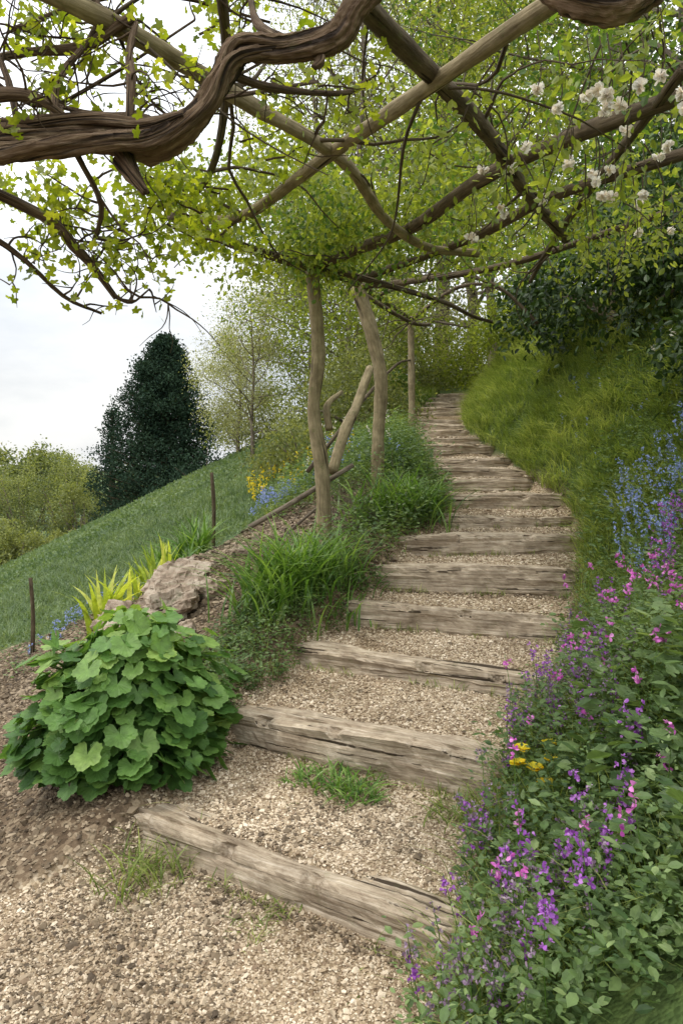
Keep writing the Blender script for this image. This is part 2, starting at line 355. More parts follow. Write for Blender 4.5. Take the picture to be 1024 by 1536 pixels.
# timber steps
def step(i,s):
    x0,y0,x1,y1,zt,h,d=s
    Ld=math.hypot(x1-x0,y1-y0);an=math.atan2(y1-y0,x1-x0)
    m=60 if i<8 else 14
    t=np.linspace(0,1,m);xs=t*Ld
    sec=[];cr=.02
    for (cx,cy,a0) in ((d-cr,-cr,0),(cr,-cr,90),(cr,-h+cr,180),(d-cr,-h+cr,270)):
        for a in (0,45,90):
            th=math.radians(a0+a);sec.append((cx+cr*math.cos(th),cy+cr*math.sin(th)))
    sec2=[]
    for k in range(12):
        a=np.array(sec[k]);b_=np.array(sec[(k+1)%12]);sec2.append(a)
        if k%3==2: sec2+=[a+(b_-a)*q for q in (.14,.28,.42,.57,.71,.85)]
    sec=np.array(sec2);ns=len(sec)
    cen=np.array([d/2,-h/2])
    sr=np.random.default_rng(100+i);ph=sr.uniform(0,6,6)
    V=np.zeros((m,ns,3))
    groove=sr.normal(0,1,ns)
    for k in range(ns):
        y,z=sec[k]
        a_=k/ns*6.28
        wob=.007*np.sin(xs*5+ph[0]+2*a_)+.004*np.sin(xs*13+ph[1]+3*a_)+.002*np.sin(xs*37+ph[2]+k)+sr.normal(0,.0014,m)
        wob=wob+.0035*groove[k]*(1+.8*np.sin(xs*4+k))
        yy=y+wob*np.sign(y-cen[0]+1e-6)+.026*np.sin(xs*2.2+ph[3]);zz=z+wob*np.sign(z-cen[1])*.8-(.014*np.sin(xs*2.8+ph[4])+.008)*(z>-.05)
        if y<.03 and z>-.04:
            nk=np.maximum(0,np.sin(xs*9+ph[5])*np.sin(xs*23+ph[1])-.45)*.06;yy=yy+nk;zz=zz-nk*.6
        e=np.clip(np.minimum(xs,Ld-xs)/.05,0,1);e=.80+.20*np.sqrt(e)
        if i in(0,1,3): e=e*(1-.22*sstep(Ld-.28,Ld,xs)*(z>-.05))
        yy=cen[0]+(yy-cen[0])*e;zz=cen[1]+(zz-cen[1])*e
        V[:,k,0]=xs+.02*np.sin(k*1.7+ph[5])*(t>.97)-.02*np.sin(k*2.1)*(t<.03);V[:,k,1]=yy;V[:,k,2]=zz
    tuv=np.stack([V[...,1]+i*3.1,V[...,2],V[...,0]],-1)
    ii=np.arange(m-1)[:,None]*ns;j=np.arange(ns)[None];kk=(j+1)%ns
    F=np.stack([ii+j,ii+ns+j,ii+ns+kk,ii+kk],-1).reshape(-1,4)
    g=Geo();g.add(V,[(F,None),(np.arange(ns)[None],None),((np.arange(ns)+(m-1)*ns)[None,::-1],None)],0,smooth=False,tuv=tuv)
    g.build('wooden_step',[M_step],loc=(x0,y0,zt+.012),rot=(0,float(sr.uniform(-.014,.014)),an+(float(sr.uniform(-.03,.03)) if i>5 else 0)))
for i,s in enumerate(STEPS): step(i,s)

# ---------------------------------------------------------------- pergola
g=Geo()
def pole(pts,r,mat=0,**k):
    return tube(g,pts,r,mat,sides=14,ridge=.06,lump=.07,twist=2,m=(len(pts)-1)*10+1,**k)
def hz(x,y): return float(H(x,y))
pole([(-.13,6,hz(-.13,6)-.2),(-.16,6.0,1.5),(-.23,6,2.0),(-.19,6.,2.5),(-.24,6.,3.18)],[.062,.06,.052,.056,.05],rough=.05)
pole([(.36,7.4,hz(.33,7.4)-.3),(.37,7.4,1.8),(.40,7.4,2.4),(.30,7.4,2.9),(.16,7.4,3.35)],[.07,.062,.068,.07,.076],rough=.05)
pole([(-.08,6.15,1.5),(.03,6.4,1.85),(.14,6.8,2.1),(.28,7.2,2.5)],[.045,.05,.045,.04])
pole([(-.10,6.02,1.85),(-.12,6.1,2.05),(.0,6.5,2.2)],[.03,.028,.018])
pole([(1.06,11,hz(1.06,11)-.2),(1.05,11,2.9),(1.03,11,3.75)],[.055,.05,.045])
pole([(-.3,6.6,1.5),(.3,8.5,2.35),(.75,10,2.9),(1.03,11,3.1)],[.02,.02,.018,.016],1)
B=[([(-1.35,2.3,3.25),(-.85,2.67,3.2),(-.40,3.32,3.2),(-.14,3.67,3.2),(.06,4.1,3.22),(.29,4.76,3.16),(.62,5.33,3.15),(1.05,5.68,3.2)],[.035,.036,.033,.034,.03,.03],0),
([(1.0,2.35,3.27),(.71,2.7,3.24),(.37,3.2,3.22),(-.08,3.87,3.2),(-.6,4.63,3.15),(-.9,4.89,3.2),(-1.12,4.9,3.2)],[.038,.036,.036,.033,.03,.024],0),
([(-.1,2.3,3.3),(.07,2.63,3.25),(.69,3.63,3.25),(1.1,4.4,3.22),(1.62,5.3,3.2)],[.045,.042,.04,.035],1),
([(-1.12,4.82,3.2),(-.8,5.4,3.2),(-.43,5.8,3.18),(-.2,6.05,3.18),(.17,7.4,3.38),(.6,9.2,3.55),(1.03,11,3.72)],[.03,.035,.04,.045,.035,.03],1),
([(-.3,6.2,3.2),(.1,5.6,3.2),(.49,5.03,3.2),(.80,4.24,3.22),(1.16,3.67,3.22),(1.52,3.26,3.22),(2.2,2.6,3.25)],[.04,.042,.042,.04,.04],1),
([(.1,6.6,3.2),(.91,5.33,3.2),(1.3,4.5,3.22),(1.85,3.9,3.24),(2.6,3.1,3.3)],[.03,.035,.032,.03],1),
([(.2,7.4,3.35),(.8,6.9,3.3),(1.5,6.3,3.3),(2.5,5.6,3.5)],[.03,.03,.025],1),
([(-.2,6.05,3.2),(.4,6.3,3.1),(1.0,7.2,3.15),(1.5,8.4,3.25),(1.9,9.3,3.35)],[.03,.025,.022,.02],1),
([(.45,8.4,3.5),(1.1,8.5,3.75),(1.8,8.6,3.65),(2.3,8.6,3.2)],[.022,.02,.02],1),
([(1.03,11,3.7),(1.7,10.6,4.1),(2.3,10.4,4.),(2.8,10.3,3.4)],[.03,.026,.024],1),
([(.17,7.4,3.3),(.8,8.5,3.2),(1.2,10,3.45),(1.03,11,3.65)],[.025,.022,.02],1),
([(1.4,3.0,3.2),(1.5,4.2,3.25),(1.6,5.6,3.25),(1.9,7.4,3.4)],[.025,.024,.02],1),
([(-1.12,4.9,3.22),(-.75,4.2,3.25),(-.5,3.2,3.25),(-.4,2.3,3.28)],[.018,.02,.02],1),
]
for pts,r,mt in B: pole(pts,r,mt)
for k in range(46):
    pts=B[rng.integers(len(B))][0];j=rng.integers(1,len(pts)-1);
    twig(g,pts[j],rv(1)[0]*[1,1,.35],R(.4,1.3),R(.006,.014),1,curl=.5,n=6)
g.build('pergola',[M_pole,M_dark])

# ---------------------------------------------------------------- vine on pergola
g=Geo();tips=[]
main=[(-2.2,2.5,2.6),(-1.55,2.45,2.66),(-1.15,2.5,2.70),(-.82,2.5,2.70),(-.64,2.5,2.69),(-.5,2.48,2.76),(-.40,2.45,2.88),(-.34,2.45,2.97),(-.19,2.45,2.97),(-.02,2.45,3.01),(.05,2.42,3.09),(.15,2.4,3.18),(.5,2.35,3.5)]
tube(g,main,[.04,.040,.046,.05,.058,.044,.040,.048,.036,.046,.038,.04,.045],0,sides=48,m=420,ridge=.13,twist=5,lump=.13,nr=3,rough=.11)
tube(g,[(-2.2,2.5,2.55),(-1.5,2.5,2.61),(-1.1,2.45,2.63),(-.8,2.42,2.65),(-.62,2.44,2.67),(-.45,2.44,2.78),(-.37,2.42,2.91),(-.27,2.43,2.95),(-.1,2.46,2.97)],[.03,.032,.030,.032,.03,.028,.024,.02,.016],0,sides=30,m=260,ridge=.16,twist=9,lump=.14,rough=.12)
tube(g,[(-1.7,2.52,2.72),(-1.2,2.5,2.74),(-.85,2.46,2.745),(-.66,2.45,2.72),(-.52,2.42,2.74)],[.018,.02,.02,.022,.012],0,sides=20,m=120,ridge=.16,twist=10,lump=.15,rough=.1)
tube(g,[(-.75,2.5,2.64),(-.70,2.46,2.56),(-.65,2.44,2.49)],[.035,.024,.016],0,sides=18,m=30,ridge=.2,twist=8,lump=.2,rough=.1)
tube(g,[(-.1,2.46,3.0),(-.07,2.44,2.93),(-.09,2.43,2.90)],[.03,.018,.01],0,sides=14,m=20,ridge=.2,lump=.2,rough=.1)
tube(g,[(.45,2.3,3.35),(.62,2.25,3.09),(.73,2.2,2.99),(.85,2.2,2.99),(1.0,2.2,3.1),(1.3,2.3,3.4)],[.05,.055,.062,.066,.055,.05],0,sides=44,m=180,ridge=.14,twist=5,lump=.12,rough=.11)
SB=[([(-1.5,2.5,2.66),(-1.1,2.7,2.50),(-1.0,2.75,2.4),(-.95,2.8,2.34),(-.86,2.8,2.22)],.022),
([(-1.3,2.45,2.8),(-1.05,2.45,2.82),(-.9,2.5,2.74)],.025),([(-.72,2.5,2.74),(-.72,2.52,2.9),(-.75,2.6,3.05),(-.74,2.65,3.18)],.018),
([(-.75,2.65,3.2),(-.95,2.7,3.12),(-1.15,2.7,3.1),(-1.5,2.8,3.1)],.022),([(-.62,2.5,2.74),(-.72,2.6,2.82),(-.95,2.7,2.88),(-1.3,2.8,3.02)],.014),
([(-.6,2.5,2.7),(-.52,2.55,2.78),(-.48,2.7,2.92),(-.3,2.9,3.06),(-.1,3.1,3.2)],.013),
([(-.4,2.45,2.9),(-.25,2.6,2.92),(0,2.8,3.0),(.1,3.0,3.15)],.016),
([(-.98,2.5,2.74),(-1.0,2.6,2.95),(-.9,2.7,3.2),(-.95,2.8,3.5)],.014),([(-1.1,2.5,2.74),(-1.2,2.6,3.0),(-1.4,2.7,3.3)],.014),
([(-.2,2.45,3.0),(-.3,2.6,3.15),(-.35,2.8,3.4)],.02),([(-1.6,2.6,2.6),(-1.25,2.75,2.40),(-1.1,2.9,2.25),(-.98,3.0,2.2)],.012),
([(-.86,2.8,2.22),(-.8,2.8,2.2),(-.72,2.75,2.24)],.006),([(-.9,2.5,2.64),(-.85,2.6,2.5),(-.92,2.7,2.38)],.012),
([(-1.3,2.9,3.3),(-1.0,2.95,3.45),(-.7,3.0,3.5),(-.3,3.1,3.45)],.012),([(-1.5,2.8,3.2),(-1.2,2.85,2.98),(-.95,2.9,3.1),(-.6,3.0,3.4)],.010),
([(-1.2,2.7,3.5),(-.9,2.75,3.3),(-.75,2.8,3.0),(-.6,2.9,2.9)],.009)]
for pts,r in SB:
    C=tube(g,pts,[r,r*.8,r*.5],0,sides=8,ridge=.1,lump=.15)
    for k in range(6):
        a=C[rng.integers(len(C)//3,len(C))];T=twig(g,a,rv(1)[0]*[1,1,.8]+[0,.4,0.25],R(.12,.4),.005,0,curl=.6,n=5)
        tips+=list(T[6:])
        for q in range(2):
            T2=twig(g,T[rng.integers(3,len(T))],rv(1)[0]+[0,.2,0],R(.1,.25),.003,0,curl=.6,n=4);tips+=list(T2[5:])
tips=np.array(tips);tips=tips[(rng.random(len(tips))<.22)&(tips[:,2]>2.12)]
clump(g,tips,.035,5,.036,MAPLE,1,up=.3,droop=.5)
C=[]
for (x,y,z,k) in [(-1.3,3.6,2.95,2),(-1.1,3.6,2.85,2),(-.95,3.7,2.85,3),(-.8,3.8,2.8,2),(-1.0,3.4,3.6,1),(-.7,3.5,3.6,1),(-.45,4.0,3.3,2),(-.9,4.2,3.05,3),(-.75,4.3,3.2,3),(-1.75,3.9,3.0,1)]:
    for _ in range(k):
        T=twig(g,[x+R(-.12,.12),y,z+R(-.08,.08)],rv(1)[0]*[1,1,.5]+[.2,0,-.1],R(.3,.5),.007,0,curl=.5,n=5);C+=list(T[3:])
C=np.array(C);C=C[(C[:,2]-1.6)/C[:,1]>.26]
clump(g,C,.06,10,.044,MAPLE,1,up=.3,droop=.4)
g.build('climbing_vine',[M_vine,M_lime])

# climbing rose over the roof
g=Geo()
def alongbeam(pts,n,spread,zo=.08,x0=-9,x1=9):
    q=resample(pts,60);q=q[rng.integers(0,60,n)]+rng.normal(size=(n,3))*spread+[0,0,zo];return q[(q[:,0]>x0)&(q[:,0]<x1)]
mid=[alongbeam(B[3][0],110,[.18,.22,.11],.06),alongbeam(B[0][0][4:],40,[.2,.3,.08],.14),alongbeam(B[1][0][3:],60,[.14,.25,.09],.10),alongbeam(B[4][0][:4],60,[.2,.3,.08],.14)]
mc=np.concatenate(mid);mc=mc[mc[:,1]>4.1]
clump(g,mc,.075,20,.05,LEAF,0,up=.5,droop=.5)
q=rng.normal(size=(160,3))*[.42,.5,.13]+[.05,5.75,3.42];clump(g,q[:110],.09,26,.05,LEAF,1,up=.5,droop=.6);clump(g,q[110:],.09,26,.05,LEAF,0,up=.5,droop=.6)
q=rng.normal(size=(70,3))*[.3,.4,.22]+[-.25,5.2,3.6];clump(g,q,.09,22,.05,LEAF,0,up=.5,droop=.6)
n=330;x=R(.5,3.6,n);y=R(2.9,8.,n);k=(nz(x,y,2.2,21)>-.12)&((x>.9)|(y>4));q=np.stack([x,y,3.36+.06*(y-3)+R(-.06,.3,n)],1)[k]
s_=rng.random(len(q))<.6
clump(g,q[s_],.11,22,.055,LEAF,1,up=.6,droop=.4)
clump(g,q[~s_],.12,22,.055,LEAF,0,up=.6,droop=.4)
for k in range(90):
    p=[R(.5,2.6),R(2.9,6),3.3];T=twig(g,p,rv(1)[0]+[0,0,-.2],R(.3,.8),.005,2,curl=.5,n=5,sag=.1);clump(g,T[3:],.04,4,.05,LEAF,0,up=.3,droop=.5)
roses=[(.82,3.08),(.93,3.15),(.88,3.5),(.87,3.75),(1.1,2.9),(1.2,2.95),(1.25,3.6),(1.3,3.75),(1.33,3.65),(1.42,3.85),(1.3,2.8),(1.9,4.0),(1.3,3.35),(1.15,2.65),(1.25,2.55),(1.7,3.4),(1.9,3.6),(1.0,3.0),(.75,3.9),(1.05,3.85),(1.6,3.9),(1.75,4.3),(1.5,3.05),(1.38,2.95),(2.1,4.4),(1.15,3.2),(.95,4.3),(.8,4.6),(1.9,4.7),(2.2,4.9),(1.05,3.4),(1.6,3.6),(2.0,4.2)]
for (x,y) in roses:
    z=3.08+R(-.12,.08)
    for q in range(1+int(rng.random()<.35)):
        c0=np.array([x,y,z])+rng.normal(size=3)*.03*q
        tube(g,[c0+[0,0,.25],c0+[.02,0,.1],c0],.003,2,sides=4,m=4)
        n=26;c=np.repeat([c0],n,0);A=rv(n)+[0,0,-.1];leaves(g,c,A,rv(n),R(.020,.038,n),PETAL,3)
g.build('climbing_rose',[M_tree,M_mid,M_dark,M_white])

# ---------------------------------------------------------------- trees and shrubs
def tree(name,x,y,h,rad,c0,nlimb,nleaf,ls,mats,tr=.15,T=LEAFS,sig=.35,lean=(0,0),up0=.5,prof=None,subs=5,z=None,vis=True):
    g=Geo();b=np.array([x,y,(hz(x,y) if z is None else z)-.15])
    tp=[b]
    for k in range(1,7): tp.append(b+np.array([lean[0]*k/6+R(-.03,.03)*h*.5,lean[1]*k/6+R(-.03,.03)*h*.5,h*.96*k/6]))
    tk=tube(g,tp,np.linspace(tr,tr*.12,7),0,sides=8,m=25,ridge=.05)
    C=[]
    for k in range(nlimb):
        t=c0+(1-c0)*(k+.5)/nlimb;s=tk[int(t*24)];a=k*2.4+R(-.4,.4)
        pr=(prof(( t-c0)/(1-c0)) if prof else math.sqrt(max(.05,1-((t-c0)/(1-c0)*1.0-.35)**2/.48)))
        L=rad*pr*R(.75,1.15);d=np.array([math.cos(a),math.sin(a),up0*R(.4,1.4)])
        d=unit(d);pts=[s]
        for q in range(4): d=unit(d+rng.normal(size=3)*.16+[0,0,.05]);pts.append(pts[-1]+d*L/4)
        lt=tube(g,pts,np.linspace(tr*.35*(1.1-t*.6),tr*.05,5),0,sides=5,m=9,cap=False);C.append(lt[-1:])
        for q in range(subs):
            st=lt[rng.integers(2,9)];dd=unit(d*.6+rv(1)[0]+[0,0,.15]);l2=L*R(.25,.5)
            tt=twig(g,st,dd,l2,tr*.09,0,curl=.4,n=3,sides=4);C.append(tt[3:])
            for w in range(2):
                t3=twig(g,tt[rng.integers(2,7)],unit(dd+rv(1)[0]),l2*.6,tr*.04,0,curl=.4,n=2,sides=3);C.append(t3[2:])
    C=np.concatenate(C);per=max(1,int(nleaf/len(C)))
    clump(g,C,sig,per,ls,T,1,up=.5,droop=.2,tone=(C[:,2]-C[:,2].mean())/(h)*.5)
    return g.build(name,mats)

def shrub(name,x,y,rx,ry,rz,n,ls,mats,T=LEAFS,z=None,per=40,stems=True,sig=.12,droop=.2):
    g=Geo();b=np.array([x,y,hz(x,y) if z is None else z])
    m=max(8,n//per);d=rv(m);d[:,2]=np.abs(d[:,2])*1.0-.1
    rr=R(.45,1.,m)**.5*(1+.22*np.sin(d[:,0]*5+x)*np.cos(d[:,1]*4+y)+.15*np.sin(d[:,2]*9))
    C=b+d*rr[:,None]*[rx,ry,rz]
    if stems:
        for k in range(10):
            tube(g,[b+[R(-.1,.1)*rx,R(-.1,.1)*ry,-.1],b+(C[k]-b)*.5+[0,0,.1*rz],C[k]],[.025*rz,.015*rz,.006*rz],0,sides=5)
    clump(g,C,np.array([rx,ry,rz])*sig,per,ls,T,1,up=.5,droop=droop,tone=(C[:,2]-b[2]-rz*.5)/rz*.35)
    return g.build(name,mats)

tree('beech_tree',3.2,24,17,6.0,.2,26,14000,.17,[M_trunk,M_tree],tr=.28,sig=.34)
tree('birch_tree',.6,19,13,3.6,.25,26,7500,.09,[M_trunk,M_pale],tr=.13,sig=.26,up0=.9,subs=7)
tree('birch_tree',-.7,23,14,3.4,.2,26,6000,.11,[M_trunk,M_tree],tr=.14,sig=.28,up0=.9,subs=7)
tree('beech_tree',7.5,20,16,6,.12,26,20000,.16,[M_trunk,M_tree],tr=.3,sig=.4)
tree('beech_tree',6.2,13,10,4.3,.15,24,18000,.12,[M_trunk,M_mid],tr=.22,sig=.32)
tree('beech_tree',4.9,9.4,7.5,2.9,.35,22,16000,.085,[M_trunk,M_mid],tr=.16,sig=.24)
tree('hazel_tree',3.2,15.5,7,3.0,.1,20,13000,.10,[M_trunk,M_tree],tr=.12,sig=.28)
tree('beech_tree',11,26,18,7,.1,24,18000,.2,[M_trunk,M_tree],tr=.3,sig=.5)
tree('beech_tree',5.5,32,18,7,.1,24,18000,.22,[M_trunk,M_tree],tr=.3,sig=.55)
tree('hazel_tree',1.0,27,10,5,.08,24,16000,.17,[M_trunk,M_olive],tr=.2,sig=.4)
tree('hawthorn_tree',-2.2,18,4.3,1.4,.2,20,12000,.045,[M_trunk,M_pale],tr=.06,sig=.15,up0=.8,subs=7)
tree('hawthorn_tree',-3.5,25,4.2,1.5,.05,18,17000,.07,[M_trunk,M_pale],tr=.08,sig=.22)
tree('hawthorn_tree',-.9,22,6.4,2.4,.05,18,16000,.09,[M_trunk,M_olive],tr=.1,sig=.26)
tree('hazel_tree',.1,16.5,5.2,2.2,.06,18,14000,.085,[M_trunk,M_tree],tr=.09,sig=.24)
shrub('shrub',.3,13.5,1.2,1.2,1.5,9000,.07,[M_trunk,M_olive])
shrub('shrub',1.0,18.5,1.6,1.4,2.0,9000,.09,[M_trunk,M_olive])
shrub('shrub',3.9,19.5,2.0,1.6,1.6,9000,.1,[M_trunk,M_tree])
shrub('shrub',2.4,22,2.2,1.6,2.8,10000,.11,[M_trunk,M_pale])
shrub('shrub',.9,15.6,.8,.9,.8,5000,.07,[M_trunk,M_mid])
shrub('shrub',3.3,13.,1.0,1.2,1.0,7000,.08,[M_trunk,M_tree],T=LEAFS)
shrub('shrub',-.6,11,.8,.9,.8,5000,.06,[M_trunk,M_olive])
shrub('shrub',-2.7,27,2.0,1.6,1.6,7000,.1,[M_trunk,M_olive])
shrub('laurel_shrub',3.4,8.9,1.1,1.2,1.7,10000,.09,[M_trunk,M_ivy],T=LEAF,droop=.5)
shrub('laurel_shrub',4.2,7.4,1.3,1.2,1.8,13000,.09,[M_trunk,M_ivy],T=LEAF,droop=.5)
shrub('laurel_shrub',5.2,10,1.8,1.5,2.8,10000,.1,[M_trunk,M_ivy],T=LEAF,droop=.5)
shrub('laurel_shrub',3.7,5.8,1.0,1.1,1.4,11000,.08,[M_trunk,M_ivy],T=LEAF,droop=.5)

def conifer(x,y,h,rad,n,ls,pw=.62,m=260,jit=.3):
    g=Geo();b=np.array([x,y,hz(x,y)-.3])
    tube(g,[b,b+[0,0,h*.5],b+[0,0,h]],[h*.03,h*.02,.03],0)
    C=[]
    for k in range(m):
        t=.04+.96*(k/m)**.9;a=k*2.4;r=rad*(1-t)**pw*R(1-jit,1+jit*.5)*(.75+.25*min(1,t*6))*(1+.12*math.sin(a*1.0+t*14))
        s=b+[0,0,h*t];e=s+np.array([math.cos(a)*r,math.sin(a)*r,r*.25])
        tube(g,[s,(s+e)/2+[0,0,-.05*r],e],[.05,.03,.01],0,sides=4,m=5,cap=False)
        u=R(.35,1,9)[:,None];C.append(s+(e-s)*u+rng.normal(size=(9,3))*[.14*r*.5,.14*r*.5,.1])
    C=np.concatenate(C);clump(g,C,[.2,.2,.17],n//len(C),ls,LEAFS,1,up=.2,droop=-.3,tone=np.repeat(rng.normal(0,.18,m),9))
    g.build('conifer_tree',[M_dark,M_conif])
conifer(-10.6,44,12.3,4.6,76000,.18,.62,jit=.3)
conifer(-15.6,50,13.,2.1,7000,.2,.6,m=90,jit=.5)
shrub('shrub',-7.4,40,3.0,2,2.6,7000,.16,[M_trunk,M_conif])
shrub('shrub',-12.6,42,2.2,2,2.6,6000,.16,[M_trunk,M_conif])

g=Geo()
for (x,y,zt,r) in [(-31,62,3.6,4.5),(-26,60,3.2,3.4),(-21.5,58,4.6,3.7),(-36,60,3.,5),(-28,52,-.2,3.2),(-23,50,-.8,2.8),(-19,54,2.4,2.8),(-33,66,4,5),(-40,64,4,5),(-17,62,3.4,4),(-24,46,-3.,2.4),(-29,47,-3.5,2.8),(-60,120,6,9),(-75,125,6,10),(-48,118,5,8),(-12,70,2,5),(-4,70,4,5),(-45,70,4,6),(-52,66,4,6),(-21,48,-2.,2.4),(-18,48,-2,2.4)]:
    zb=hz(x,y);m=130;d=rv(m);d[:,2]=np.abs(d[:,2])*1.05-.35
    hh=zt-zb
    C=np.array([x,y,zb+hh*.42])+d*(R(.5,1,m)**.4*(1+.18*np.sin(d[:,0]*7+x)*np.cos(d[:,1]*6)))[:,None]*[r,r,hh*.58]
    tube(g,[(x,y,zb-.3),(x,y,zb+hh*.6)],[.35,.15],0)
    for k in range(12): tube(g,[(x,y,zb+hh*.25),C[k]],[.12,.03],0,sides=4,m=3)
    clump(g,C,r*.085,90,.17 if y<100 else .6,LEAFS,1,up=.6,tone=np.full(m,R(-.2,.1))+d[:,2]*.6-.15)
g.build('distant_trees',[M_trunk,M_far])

# ---------------------------------------------------------------- meadow
g=Geo()
def fieldpts(n,x0,x1,y0,y1): return scatter(n,x0,x1,y0,y1,lambda x,y:(y>fieldline(x)+.15*nz(x,y,4,4))&(x<-.0+.1*(y-9)))
for (n,a,b_,c_,d_,s) in [(30000,-6,.5,7,12,.045),(34000,-10,1,11,18,.07),(26000,-15,1,17,27,.1)]:
    P=fieldpts(n,a,b_,c_,d_);k=len(P);P[:,2]+=R(0,s*.8,k)
    leaves(g,P,rv(k)+[0,0,.4],rv(k)+[0,0,1.2],s*R(.6,1.3,k),LEAFS,0,rnd=np.clip(.5+.5*nz(P[:,0],P[:,1],1.2,6)+.35*nz(P[:,0],P[:,1],5,66)+rng.normal(0,.2,k),0,1))
P=fieldpts(18000,-6,.5,7,14);blades(g,P,R(.06,.24,len(P)),.009,R(.2,.9,len(P)),0)
T0=fieldpts(420,-6,.3,7,16);T0=np.repeat(T0,26,0);T0[:,:2]+=rng.normal(0,.06,(len(T0),2));blades(g,T0,R(.1,.32,len(T0)),.012,R(.3,1,len(T0)),int(0),rnd=np.clip(np.repeat(R(0,1,len(T0)//26),26)+rng.normal(0,.15,len(T0)),0,1))
g.build('meadow_grass',[M_field,M_grass])

# right grassy bank
g=Geo()
rightof=lambda a,b_:(lambda x,y:(x>xr(y)+a)&(x<xr(y)+b_))
P=scatter(90000,1.,6,5.2,16,rightof(.0,2.1));k=len(P)
cl=nz(P[:,0],P[:,1],5,19)
blades(g,P,R(.10,.30,k)*(1+.7*cl),.008+.0006*P[:,1],R(.4,1.1,k),0,lean=[-.9,-.2,0],rnd=np.clip(.5+.4*nz(P[:,0],P[:,1],2,9)+.5*cl+rng.normal(0,.24,k),0,1))
T0=scatter(520,1.,5,5.2,14,rightof(.0,1.9));T0=np.repeat(T0,45,0);T0[:,:2]+=rng.normal(0,.05,(len(T0),2));k=len(T0)
blades(g,T0,R(.2,.45,k),.010,R(.6,1.2,k),0,lean=[-.5,-.2,0],rnd=np.clip(np.repeat(R(.1,1.,k//45),45)+rng.normal(0,.15,k),0,1))
P=scatter(34000,.3,4,1.8,6,rightof(0.02,2.4));k=len(P);blades(g,P,R(.1,.36,k),.006,R(.3,1,k),0,lean=[-.4,-.1,0])
P=scatter(26000,-1,2.2,8,20,lambda x,y:(x<xl(y)-.02)&(x>xl(y)-1.9));k=len(P);blades(g,P,R(.1,.3,k),.012,R(.3,1,k),0)
P=scatter(5000,-.9,1.2,3.9,8.5,lambda x,y:(x<xl(y)+.05)&(x>xl(y)-.35));k=len(P);blades(g,P,R(.05,.16,k),.007,R(.3,1,k),0)
for s in STEPS[:9]:
    u=rng.random(200)**1.6;u=np.where(rng.random(200)<.5,u,1-u)
    x=s[0]+(s[2]-s[0])*u;y=s[1]+(s[3]-s[1])*u-.02-R(0,.04,200);k=nz(x*3,y,6,77)>.0;x,y=x[k],y[k]
    P=np.stack([x,y,H(x,y)],1);blades(g,P,R(.03,.10,len(P)),.006,R(.3,1.1,len(P)),0)
g.build('bank_grass',[M_grass])

# ---------------------------------------------------------------- right flower border
g=Geo()
def herbs(P,h0,h1,nl,ls,mat,T=LEAF,spread=.07):
    n=len(P);h=R(h0,h1,n);t=rng.random((n,nl))**.8
    a=R(0,6.28,(n,nl));r=spread*(.4+R(0,1,(n,nl)))
    lx=rng.normal(0,.12,(n,1));ly=rng.normal(0,.12,(n,1))
    Q=P[:,None]+np.stack([np.cos(a)*r*.5+lx*h[:,None]*t,np.sin(a)*r*.5+ly*h[:,None]*t,h[:,None]*t],-1)
    A=np.stack([np.cos(a),np.sin(a),R(-.3,.7,(n,nl))],-1)
    Q=Q.reshape(-1,3);A=A.reshape(-1,3);m=len(Q)
    tone=np.repeat(.4+.35*nz(P[:,0],P[:,1],4,31)+rng.normal(0,.1,n),nl)
    leaves(g,Q,A,rv(m)*.6+[0,0,1],ls*R(.5,1.3,m),T,mat,rnd=np.clip(tone+rng.normal(0,.2,m),0,1))
    return h
def stalk(P,top,r=.002,mat=1):
    for a,b_ in zip(P,top): tube(g,[a,(a+b_)/2+rng.normal(size=3)*.01,b_],[r,r,r*.6],mat,sides=4,m=4,cap=False)
P=scatter(2600,.1,2.8,1.6,4.2,rightof(.02,1.9));herbs(P,.1,.32,16,.034,0)
P=scatter(1900,.1,2.8,1.6,4.2,rightof(.02,1.6));herbs(P,.15,.44,22,.019,0,T=LEAFS,spread=.06)
P=scatter(2200,.8,3.8,3.8,7,rightof(.03,1.8));herbs(P,.1,.35,14,.036,0)
P=scatter(900,1.2,4.5,4.5,8.5,rightof(.7,2.4));herbs(P,.15,.45,14,.05,0)
P=scatter(500,.3,2.2,1.6,3.6,rightof(.25,1.5));herbs(P,.15,.42,12,.045,0,spread=.1)
P=scatter(80,.75,1.6,1.7,2.7,rightof(.35,1.3));herbs(P,.12,.42,11,.085,0,T=LEAF,spread=.11)
P=scatter(60,.75,1.6,1.7,3.,rightof(.45,1.3));herbs(P,.2,.5,9,.06,0,T=GER,spread=.12)
def spikes(P,h0,h1,n,fs,mat,top=.5,stem=1):
    h=R(h0,h1,len(P));tp=P+np.stack([rng.normal(0,.05,len(P)),rng.normal(0,.05,len(P)),h],1);stalk(P,tp,.0018,stem)
    for a,b_ in zip(P,tp):
        t=R(1-top,1,n)[:,None];q=a+(b_-a)*t+rng.normal(size=(n,3))*.010
        for _ in range(4):
            leaves(g,q,rv(n)+[0,0,.3],rv(n),fs*R(.6,1.2,n),PETAL,mat)
clear=lambda P:P[~((np.abs(P[:,0]-.72)<.16)&(P[:,1]<2.95)&(P[:,1]>2.3))]
P=clear(scatter(500,.15,1.3,1.7,4.0,rightof(-.02,.5)));spikes(P[:130],.16,.36,12,.011,3)
P=clear(scatter(520,.15,1.6,1.8,4.3,rightof(-.02,.5)));spikes(P[:80],.14,.36,14,.012,2)
P=clear(scatter(300,.3,1.3,1.7,2.6,rightof(.2,.6)));spikes(P[:12],.3,.46,14,.014,2,top=.35)
P=scatter(260,.3,2.,1.8,4.4,rightof(.05,1.2));spikes(P[:60],.28,.52,4,.017,4,top=.12)
